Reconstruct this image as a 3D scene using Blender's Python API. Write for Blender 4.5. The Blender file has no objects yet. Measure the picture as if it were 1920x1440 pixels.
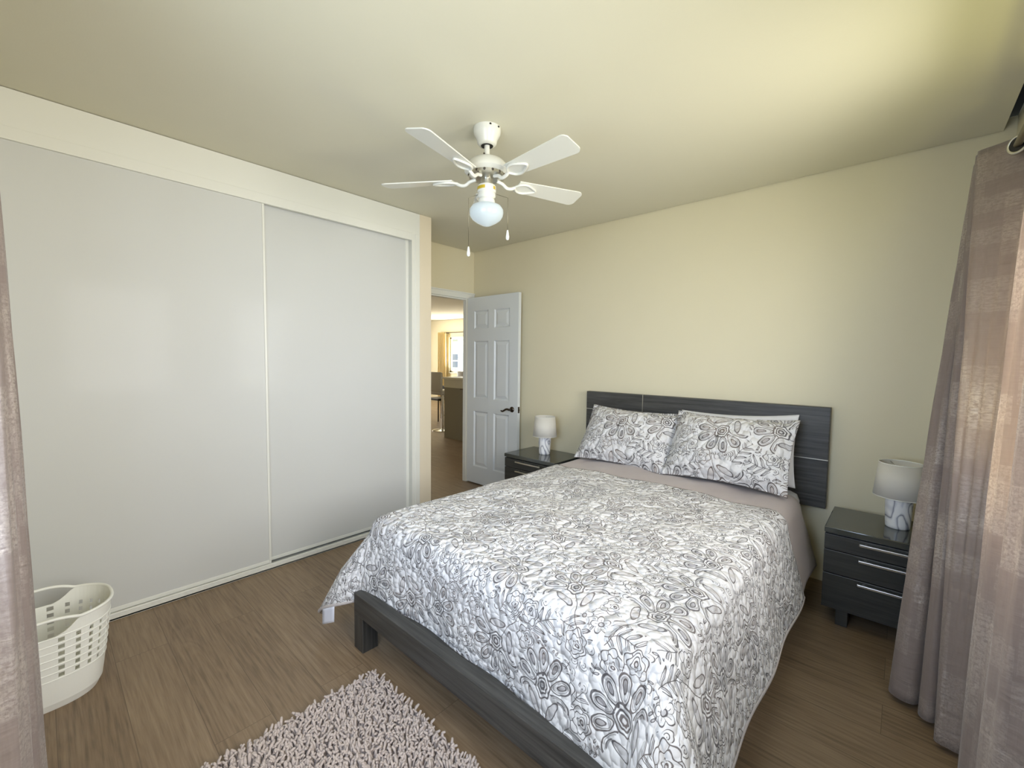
import bpy, bmesh, math, random
from mathutils import Vector, Matrix
random.seed(7)
C = bpy.context.scene
col = C.collection
PI = math.pi

# ---------------------------------------------------------------- camera, world, exposure, daylight
YAW, PITCH, ROLL, FPX, CAMH = -0.7375, -0.0585, 0.0121, 808.6, 1.3229
fw = Vector((math.sin(YAW)*math.cos(PITCH), math.cos(YAW)*math.cos(PITCH), math.sin(PITCH)))
rt = Vector((math.cos(YAW), -math.sin(YAW), 0)); up = rt.cross(fw)
rt, up = rt*math.cos(ROLL)+up*math.sin(ROLL), -rt*math.sin(ROLL)+up*math.cos(ROLL)
cam = bpy.data.cameras.new('camera'); co = bpy.data.objects.new('camera', cam); col.objects.link(co)
cam.sensor_width = 36; cam.lens = FPX/1920*36; cam.clip_start = 0.02
co.matrix_world = Matrix(((rt.x, up.x, -fw.x, 0), (rt.y, up.y, -fw.y, 0), (rt.z, up.z, -fw.z, CAMH), (0, 0, 0, 1)))
C.camera = co
C.view_settings.view_transform = 'Standard'; C.view_settings.look = 'None'
C.view_settings.gamma = 1; C.view_settings.use_curve_mapping = False
C.view_settings.exposure = 0.95

w = bpy.data.worlds.new('sky'); C.world = w; w.use_nodes = True
bg = w.node_tree.nodes['Background']; bg.inputs[0].default_value = (0.72, 0.84, 1.0, 1); bg.inputs[1].default_value = 2.0

def area(name, loc, direction, sx, sy, power, color, spread=180):
    l = bpy.data.lights.new(name, 'AREA'); l.shape = 'RECTANGLE'; l.size = sx; l.size_y = sy
    l.energy = power; l.color = color; l.spread = math.radians(spread)
    o = bpy.data.objects.new(name, l); col.objects.link(o); o.location = loc
    o.rotation_euler = Vector(direction).to_track_quat('-Z', 'Y').to_euler()
    return o
# daylight arriving at the windows, plus an added fill in the far room
area('daylight_right_window', (0.52, 1.30, 1.50), (-1, 0, 0), 2.2, 1.2, 34, (1.0, 0.965, 0.92), 130)
area('daylight_near_window', (-0.65, -0.40, 1.45), (-0.5, 1, -0.05), 1.0, 1.1, 10.5, (0.56, 0.72, 1.0), 130)
area('sunlit_ground_bounce', (0.46, 1.95, 1.02), (-0.36, 0.02, 1), 0.9, 0.20, 4.2, (1.0, 0.94, 0.28))
area('far_room_fill', (-11.6, 5.5, 1.4), (1, -0.1, 0), 2.4, 1.3, 110, (1.0, 0.96, 0.88))  # added fill light standing inside the far room, no window behind it
area('daylight_far_window', (-9.5, 8.62, 0.55), (0, -0.55, 1), 1.0, 0.4, 160, (1.0, 0.93, 0.78))

# ---------------------------------------------------------------- material helpers
def s2l(c):
    return tuple(((v/255)/12.92 if v/255 <= 0.04045 else ((v/255+0.055)/1.055)**2.4) for v in c) + (1,)

class S:
    """a node socket with arithmetic"""
    def __init__(self, t, s): self.t, self.s = t, s
    def m(self, op, *o, clamp=False):
        n = self.t.nodes.new('ShaderNodeMath'); n.operation = op; n.use_clamp = clamp
        for i, v in enumerate((self,)+o):
            if isinstance(v, S): self.t.links.new(v.s, n.inputs[i])
            else: n.inputs[i].default_value = v
        return S(self.t, n.outputs[0])
    def __add__(a, b): return a.m('ADD', b)
    __radd__ = __add__
    def __sub__(a, b): return a.m('SUBTRACT', b)
    def __rsub__(a, b): return (a*-1.0)+b
    def __mul__(a, b): return a.m('MULTIPLY', b)
    __rmul__ = __mul__
    def __truediv__(a, b): return a.m('DIVIDE', b)
    def abs(a): return a.m('ABSOLUTE')
    def sin(a): return a.m('SINE')
    def cos(a): return a.m('COSINE')
    def fract(a): return a.m('FRACT')
    def max(a, b): return a.m('MAXIMUM', b)
    def min(a, b): return a.m('MINIMUM', b)
    def lt(a, lo, hi):
        """1 below lo, 0 above hi, smooth between"""
        n = a.t.nodes.new('ShaderNodeMapRange'); n.interpolation_type = 'SMOOTHSTEP'
        a.t.links.new(a.s, n.inputs['Value'])
        n.inputs['From Min'].default_value = lo; n.inputs['From Max'].default_value = hi
        n.inputs['To Min'].default_value = 1; n.inputs['To Max'].default_value = 0
        return S(a.t, n.outputs['Result'])

def new_mat(name):
    m = bpy.data.materials.new(name); m.use_nodes = True
    t = m.node_tree; b = t.nodes['Principled BSDF']
    return m, t, b
def lk(t, a, b): t.links.new(a.s if isinstance(a, S) else a, b)
def tex(t, kind='Object', scale=(1, 1, 1), rot=(0, 0, 0)):
    c = t.nodes.new('ShaderNodeTexCoord'); mp = t.nodes.new('ShaderNodeMapping')
    mp.inputs['Scale'].default_value = scale; mp.inputs['Rotation'].default_value = rot
    t.links.new(c.outputs[kind], mp.inputs[0]); return mp.outputs[0]
def noise(t, vec, scale=5, detail=2, rough=0.5, dist=0, dim='3D'):
    n = t.nodes.new('ShaderNodeTexNoise'); n.noise_dimensions = dim
    n.inputs['Scale'].default_value = scale; n.inputs['Detail'].default_value = detail
    n.inputs['Roughness'].default_value = rough; n.inputs['Distortion'].default_value = dist
    t.links.new(vec, n.inputs['Vector']); return S(t, n.outputs['Fac'])
def mixc(t, fac, a, b):
    n = t.nodes.new('ShaderNodeMix'); n.data_type = 'RGBA'
    for i, v in ((0, fac), (6, a), (7, b)):
        if isinstance(v, S): t.links.new(v.s, n.inputs[i])
        elif hasattr(v, 'is_output'): t.links.new(v, n.inputs[i])
        else: n.inputs[i].default_value = v
    return n.outputs[2]
def ramp(t, fac, stops):
    r = t.nodes.new('ShaderNodeValToRGB'); lk(t, fac, r.inputs[0])
    e = r.color_ramp.elements
    while len(e) < len(stops): e.new(0.5)
    for k, (p, c) in enumerate(stops): e[k].position = p; e[k].color = c
    return r.outputs[0]
def bump(t, b, h, strength=0.3, dist=0.01):
    n = t.nodes.new('ShaderNodeBump'); n.inputs['Strength'].default_value = strength
    n.inputs['Distance'].default_value = dist
    lk(t, h, n.inputs['Height']); t.links.new(n.outputs[0], b.inputs['Normal'])

def paint(name, rgb, rough=0.6, var=0.03, bumpy=0.05, scale=180):
    m, t, b = new_mat(name); v = tex(t)
    c = s2l(rgb); d = tuple(x*(1-var) for x in c[:3])+(1,)
    lk(t, mixc(t, noise(t, v, 3, 3), d, c), b.inputs['Base Color'])
    b.inputs['Roughness'].default_value = rough
    if bumpy: bump(t, b, noise(t, v, scale, 2), bumpy, 0.002)
    return m
def metal(name, rgb, rough=0.3, met=1.0):
    m, t, b = new_mat(name)
    n = noise(t, tex(t, scale=(60, 60, 60)), 1, 2)
    lk(t, mixc(t, n, s2l(rgb), tuple(x*0.88 for x in s2l(rgb)[:3])+(1,)), b.inputs['Base Color'])
    b.inputs['Metallic'].default_value = met; b.inputs['Roughness'].default_value = rough
    return m

M = {}
M['wall'] = paint('wall_paint', (222, 213, 183), 0.55, 0.04, 0.12, 120)
M['stub'] = paint('pale_wall_paint', (222, 210, 186), 0.55, 0.04, 0.12, 120)
M['ceil'] = paint('ceiling_paint', (216, 212, 193), 0.7, 0.03, 0.1, 150)
M['white'] = paint('white_trim_paint', (224, 224, 216), 0.4, 0.02, 0.0)
M['doorwhite'] = paint('white_door_paint', (218, 222, 222), 0.35, 0.02, 0.03, 90)
M['dark_gap'] = paint('dark_gap', (18, 17, 15), 0.9, 0.1, 0)
M['plastic'] = paint('white_plastic', (238, 238, 230), 0.35, 0.02, 0)
M['fanwhite'] = paint('fan_white_enamel', (222, 221, 212), 0.25, 0.02, 0)
M['sheet'] = paint('white_cotton', (226, 226, 228), 0.8, 0.04, 0.25, 90)
M['chrome'] = metal('chrome', (225, 225, 225), 0.12)
M['nickel'] = metal('brushed_nickel', (205, 203, 195), 0.3)
M['bronze'] = metal('dark_bronze', (96, 88, 80), 0.3)
M['rodmetal'] = metal('rod_metal', (150, 142, 120), 0.35)
M['black'] = paint('black', (16, 16, 17), 0.5, 0.1, 0)
M['sticker'] = paint('yellow_sticker', (196, 168, 40), 0.4, 0.1, 0)

def closet_panel():
    m, t, b = new_mat('closet_white_laminate')
    v = tex(t)
    lk(t, mixc(t, noise(t, v, 1.2, 2), s2l((198, 199, 196)), s2l((205, 206, 203))), b.inputs['Base Color'])
    r = noise(t, v, 2.0, 2)*0.08+0.46
    lk(t, r, b.inputs['Roughness'])
    b.inputs['Specular IOR Level'].default_value = 0.24
    b.inputs['Coat Weight'].default_value = 0.06; b.inputs['Coat Roughness'].default_value = 0.10
    return m
M['closet'] = closet_panel()

def floor_mat():
    m, t, b = new_mat('oak_vinyl_planks')
    v = tex(t)
    br = t.nodes.new('ShaderNodeTexBrick'); t.links.new(v, br.inputs['Vector'])
    br.offset = 0.37; br.inputs['Scale'].default_value = 1
    br.inputs['Brick Width'].default_value = 1.22; br.inputs['Row Height'].default_value = 0.18
    br.inputs['Mortar Size'].default_value = 0.0012; br.inputs['Mortar Smooth'].default_value = 0.3
    br.inputs['Color1'].default_value = (0, 0, 0, 1); br.inputs['Color2'].default_value = (1, 1, 1, 1)
    sep = t.nodes.new('ShaderNodeSeparateColor'); t.links.new(br.outputs['Color'], sep.inputs[0])
    rnd = S(t, sep.outputs[0])
    add = t.nodes.new('ShaderNodeVectorMath'); add.operation = 'ADD'
    cb = t.nodes.new('ShaderNodeCombineXYZ'); lk(t, rnd*7.0, cb.inputs[0]); lk(t, rnd*3.0, cb.inputs[1])
    t.links.new(v, add.inputs[0]); t.links.new(cb.outputs[0], add.inputs[1])
    mp = t.nodes.new('ShaderNodeMapping'); mp.inputs['Scale'].default_value = (0.9, 9, 1)
    t.links.new(add.outputs[0], mp.inputs[0])
    mp2 = t.nodes.new('ShaderNodeMapping'); mp2.inputs['Scale'].default_value = (4, 90, 1)
    t.links.new(add.outputs[0], mp2.inputs[0])
    cath = noise(t, mp.outputs[0], 1.5, 2, 0.5, 0.5)
    rings = (cath*9.0).fract()-0.5
    g = noise(t, mp2.outputs[0], 1, 4, 0.6)*0.74+rings.abs()*0.16+rnd*0.10+cath*0.14
    c = ramp(t, g, [(0.28, s2l((94, 77, 58))), (0.5, s2l((131, 110, 86))), (0.78, s2l((155, 134, 108)))])
    c = mixc(t, S(t, br.outputs['Fac'])*0.55, c, s2l((70, 55, 42)))
    t.links.new(c, b.inputs['Base Color'])
    b.inputs['Roughness'].default_value = 0.42
    bump(t, b, g-S(t, br.outputs['Fac']), 0.12, 0.002)
    return m
M['floor'] = floor_mat()

def dark_wood(name, axis, lo=(43, 42, 40), hi=(80, 79, 76), rough=0.45):
    m, t, b = new_mat(name)
    sc = [70, 70, 70]; sc['xyz'.index(axis)] = 3.0
    v = tex(t, scale=tuple(sc))
    n = noise(t, v, 1, 4, 0.65, 0.4)
    t.links.new(ramp(t, n, [(0.3, s2l(lo)), (0.7, s2l(hi))]), b.inputs['Base Color'])
    b.inputs['Roughness'].default_value = rough
    bump(t, b, n, 0.15, 0.002)
    return m
M['woodx'] = dark_wood('charcoal_wood_along', 'x')
M['woodz'] = dark_wood('charcoal_wood_upright', 'z')
M['nswood'] = dark_wood('nightstand_wood', 'x', (40, 40, 38), (62, 62, 58), 0.4)
def glass_top():
    m, t, b = new_mat('dark_glass_top')
    n = noise(t, tex(t), 6, 2)
    lk(t, mixc(t, n, s2l((58, 61, 58)), s2l((66, 69, 65))), b.inputs['Base Color'])
    b.inputs['Roughness'].default_value = 0.06; b.inputs['Specular IOR Level'].default_value = 0.9
    return m
M['glasstop'] = glass_top()

def fabric(name, rgb, var=0.12, bscale=300, bs=0.35, trans=0.0, sheen=0.2):
    m, t, b = new_mat(name); v = tex(t)
    n = noise(t, v, bscale, 2)
    c = s2l(rgb); lk(t, mixc(t, n, tuple(x*(1-var) for x in c[:3])+(1,), c), b.inputs['Base Color'])
    b.inputs['Roughness'].default_value = 0.85; b.inputs['Sheen Weight'].default_value = sheen
    bump(t, b, n, bs, 0.002)
    if trans:
        out = t.nodes['Material Output']; mx = t.nodes.new('ShaderNodeMixShader'); tr = t.nodes.new('ShaderNodeBsdfTranslucent')
        tr.inputs[0].default_value = c; mx.inputs[0].default_value = trans
        t.links.new(b.outputs[0], mx.inputs[1]); t.links.new(tr.outputs[0], mx.inputs[2]); t.links.new(mx.outputs[0], out.inputs[0])
    return m
M['taupe'] = fabric('taupe_cotton', (178, 166, 162), 0.15, 260, 0.4)
M['binding'] = fabric('quilt_binding', (192, 184, 180), 0.15, 200, 0.3)
M['shade'] = fabric('lampshade_linen', (238, 234, 224), 0.06, 500, 0.2, trans=0.25)
M['cream'] = fabric('cream_curtain', (236, 222, 180), 0.08, 80, 0.2, trans=0.5)
M['rug'] = fabric('mauve_grey_chenille', (206, 191, 182), 0.25, 60, 0.4)
M['tag'] = fabric('white_care_tag', (214, 216, 226), 0.06, 90, 0.1)

def curtain_mat():
    m, t, b = new_mat('taupe_foil_print_curtain')
    uv = tex(t, 'UV')
    sp = t.nodes.new('ShaderNodeSeparateXYZ'); t.links.new(uv, sp.inputs[0])
    def blocks(seed, sx, sy):
        cb = t.nodes.new('ShaderNodeCombineXYZ')
        lk(t, (S(t, sp.outputs[0])*sx+seed).m('FLOOR'), cb.inputs[0]); lk(t, (S(t, sp.outputs[1])*sy+seed).m('FLOOR'), cb.inputs[1])
        cb.inputs[2].default_value = seed
        wn = t.nodes.new('ShaderNodeTexWhiteNoise'); t.links.new(cb.outputs[0], wn.inputs[0])
        return S(t, wn.outputs[0])
    patch = blocks(1.3, 15, 6).m('GREATER_THAN', 0.60)*0.5 + blocks(5.7, 9, 15).m('GREATER_THAN', 0.66)*0.5 + blocks(9.1, 34, 4).m('GREATER_THAN', 0.80)*0.4
    mpx = t.nodes.new('ShaderNodeMapping'); mpx.inputs['Scale'].default_value = (260, 30, 1); t.links.new(uv, mpx.inputs[0])
    mpy = t.nodes.new('ShaderNodeMapping'); mpy.inputs['Scale'].default_value = (30, 260, 1); t.links.new(uv, mpy.inputs[0])
    thr = (noise(t, mpx.outputs[0], 1, 2)+noise(t, mpy.outputs[0], 1, 2))*0.5
    wear = noise(t, uv, 130, 3, 0.7)
    foil = (patch*(1.0-wear.lt(0.38, 0.56))*(thr*1.9-0.35)).m('MINIMUM', 1.0)
    base = mixc(t, thr, s2l((138, 124, 118)), s2l((172, 158, 151)))
    t.links.new(mixc(t, foil*0.7, base, s2l((218, 208, 198))), b.inputs['Base Color'])
    lk(t, foil*0.30, b.inputs['Metallic'])
    lk(t, foil*-0.3+0.68, b.inputs['Roughness'])
    b.inputs['Sheen Weight'].default_value = 0.25
    cr = noise(t, tex(t, 'UV', scale=(7, 26, 1)), 1, 2, 0.5, 0.8)
    bump(t, b, cr*2.2+thr*0.2, 0.4, 0.008)
    out = t.nodes['Material Output']; mx = t.nodes.new('ShaderNodeMixShader'); tr = t.nodes.new('ShaderNodeBsdfTranslucent')
    t.links.new(mixc(t, foil*0.4, s2l((200, 184, 168)), s2l((235, 226, 212))), tr.inputs[0]); mx.inputs[0].default_value = 0.34
    t.links.new(b.outputs[0], mx.inputs[1]); t.links.new(tr.outputs[0], mx.inputs[2]); t.links.new(mx.outputs[0], out.inputs[0])
    return m
M['curtain'] = curtain_mat()

def floral(name, off=(0, 0), warm=0.4):
    """white quilted cotton with a taupe drawn floral, all from maths on the UV map (metres)"""
    m, t, b = new_mat(name)
    uv0 = tex(t, 'UV'); ad = t.nodes.new('ShaderNodeVectorMath'); ad.operation = 'ADD'
    t.links.new(uv0, ad.inputs[0]); ad.inputs[1].default_value = (off[0], off[1], 0)
    # hand-drawn wobble
    wn = t.nodes.new('ShaderNodeTexNoise'); wn.noise_dimensions = '2D'; wn.inputs['Scale'].default_value = 24; wn.inputs['Detail'].default_value = 2
    t.links.new(ad.outputs[0], wn.inputs['Vector'])
    sb = t.nodes.new('ShaderNodeVectorMath'); sb.operation = 'SUBTRACT'; t.links.new(wn.outputs['Color'], sb.inputs[0]); sb.inputs[1].default_value = (.5, .5, .5)
    sc = t.nodes.new('ShaderNodeVectorMath'); sc.operation = 'SCALE'; t.links.new(sb.outputs[0], sc.inputs[0]); sc.inputs['Scale'].default_value = 0.011
    a2 = t.nodes.new('ShaderNodeVectorMath'); a2.operation = 'ADD'; t.links.new(ad.outputs[0], a2.inputs[0]); t.links.new(sc.outputs[0], a2.inputs[1])
    P = a2.outputs[0]
    def cell(period, rnd, shift, spin=6.28):
        mp = t.nodes.new('ShaderNodeMapping'); mp.inputs['Location'].default_value = (shift, shift*1.7, 0); t.links.new(P, mp.inputs[0])
        v = t.nodes.new('ShaderNodeTexVoronoi'); v.voronoi_dimensions = '2D'
        v.inputs['Scale'].default_value = 1/period; v.inputs['Randomness'].default_value = rnd
        t.links.new(mp.outputs[0], v.inputs['Vector'])
        d = t.nodes.new('ShaderNodeVectorMath'); d.operation = 'SUBTRACT'
        t.links.new(mp.outputs[0], d.inputs[0]); t.links.new(v.outputs['Position'], d.inputs[1])
        s = t.nodes.new('ShaderNodeSeparateXYZ'); t.links.new(d.outputs[0], s.inputs[0])
        c = t.nodes.new('ShaderNodeSeparateColor'); t.links.new(v.outputs['Color'], c.inputs[0])
        x, y = S(t, s.outputs[0]), S(t, s.outputs[1]); r1, r2 = S(t, c.outputs[0]), S(t, c.outputs[1])
        an = r1*spin; ca, sa = an.cos(), an.sin()
        X = x*ca+y*sa; Y = y*ca-x*sa
        r = (X*X+Y*Y).m('SQRT'); th = Y.m('ARCTAN2', X)
        return X, Y, r, th, r1, r2
    def ell(X, Y, a, b_): return ((X/a)*(X/a)+(Y/b_)*(Y/b_)).m('SQRT')
    def ring(e, at, wd): return (e-at).abs().lt(wd*0.75, wd*1.3)
    # A: large fan flower, tear-drop petals spread over a bulb, two leaves below
    X, Y, r, th, q1, q2 = cell(0.265, 0.5, 0.0)
    X = X-0.012
    r = (X*X+Y*Y).m('SQRT'); th = Y.m('ARCTAN2', X)
    seg = 2*PI/10
    ph = (th/seg+0.5).fract()*seg-seg/2
    u, v = r*ph.cos()-0.070, r*ph.sin()
    taper = u*9.0+1.0
    eA = ell(u, v/taper, 0.037, 0.0175)
    eI = ell(u-0.006, v/(u*14.0+1.0), 0.016, 0.0065)
    fan = th.abs().lt(1.86, 1.9)
    lnA = (ring(eA, 1.0, 0.085).max(ring(eA, 0.74, 0.06)*0.55).max(ring(eI, 1.0, 0.16)))*fan
    flA = ((eI.lt(0.9, 1.0)*0.95).max(eA.lt(0.98, 1.02)*v.m('GREATER_THAN', 0.0)*0.22))*fan
    eH = ell(X-0.004, Y, 0.034, 0.027)*((th*6.0).sin()*0.07+1.0)
    lnA = lnA.max(ring(eH, 1.0, 0.08)).max(ring(eH, 0.62, 0.08)).max(ring(eH, 0.30, 0.10))
    flA = flA.max(eH.lt(0.30, 0.34)*0.5)
    eL = ell((X+0.052)*0.8+(Y.abs()-0.036)*0.6, (Y.abs()-0.036)*0.8-(X+0.052)*0.6, 0.036, 0.012)
    lnA = lnA.max(ring(eL, 1.0, 0.10)); flA = flA.max(eL.lt(0.9, 1.0)*0.55)
    lnA = lnA.max((Y+(X*60.0).sin()*0.003).abs().lt(0.0008, 0.0016)*X.lt(-0.03, -0.028))
    inA = r.lt(0.106, 0.111)
    # B: peonies, scalloped rings inside one another
    X, Y, r, th, q1, q2 = cell(0.118, 0.7, 3.1)
    p6 = q2*6.0
    e1 = r/((th*6.0+p6).sin()*0.0035+0.0350)
    e2 = ((X-0.004)*(X-0.004)+Y*Y).m('SQRT')/((th*5.0+p6).sin()*0.0035+0.0235)
    e3 = ((X-0.007)*(X-0.007)+Y*Y).m('SQRT')/((th*4.0+p6).sin()*0.0025+0.0125)
    lnB = ring(e1, 1.0, 0.040).max(ring(e2, 1.0, 0.050)).max(ring(e3, 1.0, 0.09)).max(ring(e3, 0.4, 0.14))
    lnB = lnB.max((th*6.0+p6).sin().lt(-0.99, -0.965)*e1.lt(0.98, 1.0)*(1.0-e2.lt(1.0, 1.02)))
    flB = (e1.lt(0.98, 1.0)*(1.0-e2.lt(1.0, 1.05))*0.18).max(e3.lt(0.4, 0.5)*0.7).max(e2.lt(0.98, 1.0)*(1.0-e3.lt(1.0, 1.1))*0.10)
    inB = e1.lt(1.08, 1.16)*(1.0-inA)
    # C: curved branches of paired leaves, one half of each leaf shaded
    X, Y, r, th, q1, q2 = cell(0.142, 0.7, 7.7)
    X = X-Y*Y*4.0+0.006
    xs = X.abs()-0.015
    yk = Y-xs*0.75
    yl = (yk/0.027).fract()*0.027-0.0135
    lu, lv = xs*0.8+yl*0.6*0.0, yl
    eC = ell(lu, lv, 0.0150, 0.0062)*((xs*300.0).sin()*0.04+1.0)
    mC = Y.abs().lt(0.050, 0.051)*yk.abs().lt(0.0535, 0.0540)
    lnC = (ring(eC, 1.0, 0.17).max(lv.abs().lt(0.0004, 0.0010)*eC.lt(0.9, 1.0)))*mC
    lnC = lnC.max(X.abs().lt(0.0007, 0.0014)*Y.abs().lt(0.060, 0.062))
    flC = eC.lt(0.92, 1.0)*lv.m('GREATER_THAN', 0.0)*mC*0.75
    inC = xs.lt(0.022, 0.024)*Y.abs().lt(0.062, 0.064)*(1.0-inA)*(1.0-inB)
    # F: five-petalled blossoms
    X, Y, r, th, q1, q2 = cell(0.105, 0.75, 23.3)
    pet = (th*2.5+q2*3.0).sin().abs()
    rp = r/(pet*0.5+0.55)
    lnF = ring(rp, 0.0270, 0.0016).max(ring(r, 0.0070, 0.0014)).max(pet.lt(0.04, 0.10)*rp.lt(0.026, 0.027)*(1.0-r.lt(0.006, 0.007))).max((pet-1.0).abs().lt(0.003, 0.010)*rp.lt(0.015, 0.017)*(1.0-r.lt(0.007, 0.008)))
    flF = r.lt(0.0066, 0.007)*0.7
    inF = rp.lt(0.029, 0.031)
    # D: small three-leaf twigs
    X, Y, r, th, q1, q2 = cell(0.062, 0.8, 12.3)
    xs = X.abs()-0.0075
    yl = (Y/0.014).fract()*0.014-0.007-xs*0.5
    eD = ell(xs, yl, 0.0070, 0.0030)
    mD = Y.abs().lt(0.0138, 0.0142)
    lnD = ring(eD, 1.0, 0.26)*mD
    lnD = lnD.max(X.abs().lt(0.0005, 0.0011)*Y.abs().lt(0.019, 0.020))
    flD = eD.lt(0.85, 1.0)*mD*0.75
    inD = r.lt(0.021, 0.023)
    # E: curling tendrils with a tail
    X, Y, r, th, q1, q2 = cell(0.056, 0.8, 17.9)
    spE = ((r/0.0075-th/(2*PI)).fract()-0.5)*0.0075
    lnE = spE.abs().lt(0.0006, 0.0013)*r.lt(0.0145, 0.0150)
    lnE = lnE.max((X-0.013+(Y+0.004)*(Y+0.004)*9.0).abs().lt(0.0006, 0.0013)*(Y+0.016).abs().lt(0.018, 0.019))
    keepB = 1.0-inA; keepC = keepB*(1.0-inB); keepF = keepC*(1.0-inC); keepD = keepF*(1.0-inF); keepE = keepD*(1.0-inD)
    lnB = lnB*keepB; flB = flB*keepB
    lnC = lnC*keepC; flC = flC*keepC
    lnF = lnF*keepF; flF = flF*keepF
    lnD = lnD*keepD; flD = flD*keepD
    lnE = lnE*keepE
    line = lnA.max(lnB).max(lnC).max(lnD).max(lnE).max(lnF)
    fill = flA.max(flB).max(flC).max(flD).max(flF)
    tone = noise(t, P, 5, 2, dim='2D')
    ink = mixc(t, tone.lt(0.40, 0.60)*warm, s2l((56, 50, 54)), s2l((108, 86, 70)))
    wash = mixc(t, tone.lt(0.40, 0.60)*warm, s2l((108, 102, 108)), s2l((160, 138, 116)))
    cloth = mixc(t, noise(t, P, 9, 3, dim='2D'), s2l((212, 210, 210)), s2l((222, 221, 220)))
    cc = mixc(t, fill*0.62, cloth, wash)
    cc = mixc(t, line*0.88, cc, ink)
    t.links.new(cc, b.inputs['Base Color'])
    b.inputs['Roughness'].default_value = 0.8; b.inputs['Sheen Weight'].default_value = 0.15
    # meandering quilting stitches pull the cloth down in grooves
    vq = t.nodes.new('ShaderNodeTexVoronoi'); vq.voronoi_dimensions = '2D'; vq.feature = 'SMOOTH_F1'
    vq.inputs['Scale'].default_value = 38; vq.inputs['Smoothness'].default_value = 0.25
    wq = t.nodes.new('ShaderNodeVectorMath'); wq.operation = 'SCALE'; wq.inputs['Scale'].default_value = 0.02
    t.links.new(sb.outputs[0], wq.inputs[0])
    aq = t.nodes.new('ShaderNodeVectorMath'); aq.operation = 'ADD'; t.links.new(ad.outputs[0], aq.inputs[0]); t.links.new(wq.outputs[0], aq.inputs[1])
    t.links.new(aq.outputs[0], vq.inputs['Vector'])
    dq = S(t, vq.outputs['Distance'])
    bump(t, b, dq*dq*-2.0+line*-0.12, 0.9, 0.009)
    return m
M['floral'] = floral('floral_quilting', (0, 0), 0.35)
M['floral_sham'] = floral('floral_sham_quilting', (4.37, 2.2), 0.65)

def marble(seed):
    m, t, b = new_mat('marbled_ceramic')
    v = tex(t, rot=(0.35, 0.55, seed), scale=(1.0, 1.0, 0.45))
    n = noise(t, v, 9, 2, 0.45, 0.7)
    vein = ((n*6.0).fract()-0.5).abs()
    t.links.new(ramp(t, vein, [(0.0, s2l((120, 122, 132))), (0.12, s2l((205, 206, 212))), (0.3, s2l((236, 236, 236)))]), b.inputs['Base Color'])
    b.inputs['Roughness'].default_value = 0.25
    return m
M['marble'] = marble(0.3)

def thin_glass():
    m, t, b = new_mat('window_glass')
    out = t.nodes['Material Output']; mx = t.nodes.new('ShaderNodeMixShader')
    tr = t.nodes.new('ShaderNodeBsdfTransparent'); gl = t.nodes.new('ShaderNodeBsdfGlossy'); gl.inputs['Roughness'].default_value = 0.02
    fr = t.nodes.new('ShaderNodeFresnel'); fr.inputs[0].default_value = 1.45
    ge = t.nodes.new('ShaderNodeNewGeometry')   # only the face the ray meets first reflects
    lk(t, S(t, fr.outputs[0])*(1.0-S(t, ge.outputs['Backfacing'])), mx.inputs[0]); t.links.new(tr.outputs[0], mx.inputs[1]); t.links.new(gl.outputs[0], mx.inputs[2])
    t.links.new(mx.outputs[0], out.inputs[0]); t.nodes.remove(b)
    return m
M['glass'] = thin_glass()
def globe_mat():
    m, t, b = new_mat('lit_opal_glass')
    b.inputs['Base Color'].default_value = (0.38, 0.43, 0.45, 1); b.inputs['Roughness'].default_value = 0.15
    b.inputs['Emission Color'].default_value = (0.84, 0.96, 1.0, 1)
    b.inputs['Emission Strength'].default_value = 0.15
    return m
M['globe'] = globe_mat()

# ---------------------------------------------------------------- mesh helpers
def add_box(bm, x0, x1, y0, y1, z0, z1, bev=0.0):
    r = bmesh.ops.create_cube(bm, size=1)
    vs = r['verts']
    for v in vs:
        v.co = Vector(((x0+x1)/2+v.co.x*(x1-x0), (y0+y1)/2+v.co.y*(y1-y0), (z0+z1)/2+v.co.z*(z1-z0)))
    if bev:
        es = list({e for v in vs for e in v.link_edges})
        bmesh.ops.bevel(bm, geom=es, offset=bev, segments=2, affect='EDGES', profile=0.5)
    return bm
def box(*a, **k): return add_box(bmesh.new(), *a, **k)
def add_lathe(bm, prof, c=(0, 0, 0), n=40, cap0=False, cap1=False):
    rings = []
    for r, z in prof:
        rings.append([bm.verts.new((c[0]+r*math.cos(2*PI*k/n), c[1]+r*math.sin(2*PI*k/n), c[2]+z)) for k in range(n)])
    for a, b in zip(rings, rings[1:]):
        for k in range(n): bm.faces.new((a[k], a[(k+1) % n], b[(k+1) % n], b[k]))
    if cap0: bm.faces.new(list(reversed(rings[0])))
    if cap1: bm.faces.new(rings[-1])
    return bm
def lathe(*a, **k): return add_lathe(bmesh.new(), *a, **k)
def add_tube(bm, pts, rad, n=10, closed=False):
    pts = [Vector(p) for p in pts]; N = len(pts); rings = []
    rads = rad if isinstance(rad, (list, tuple)) else [rad]*N
    ref = None
    for i, p in enumerate(pts):
        if closed: d = pts[(i+1) % N]-pts[i-1]
        else: d = pts[min(i+1, N-1)]-pts[max(i-1, 0)]
        d.normalize()
        if ref is None: ref = Vector((0, 0, 1)) if abs(d.z) < 0.9 else Vector((1, 0, 0))
        a = (ref-d*ref.dot(d)).normalized(); b = d.cross(a); ref = a
        rings.append([bm.verts.new(p+(a*math.cos(2*PI*k/n)+b*math.sin(2*PI*k/n))*rads[i]) for k in range(n)])
    R = list(zip(rings, rings[1:]+[rings[0]])) if closed else list(zip(rings, rings[1:]))
    for a, b in R:
        for k in range(n): bm.faces.new((a[k], a[(k+1) % n], b[(k+1) % n], b[k]))
    if not closed:
        bm.faces.new(list(reversed(rings[0]))); bm.faces.new(rings[-1])
    return bm
def tube(*a, **k): return add_tube(bmesh.new(), *a, **k)
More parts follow.
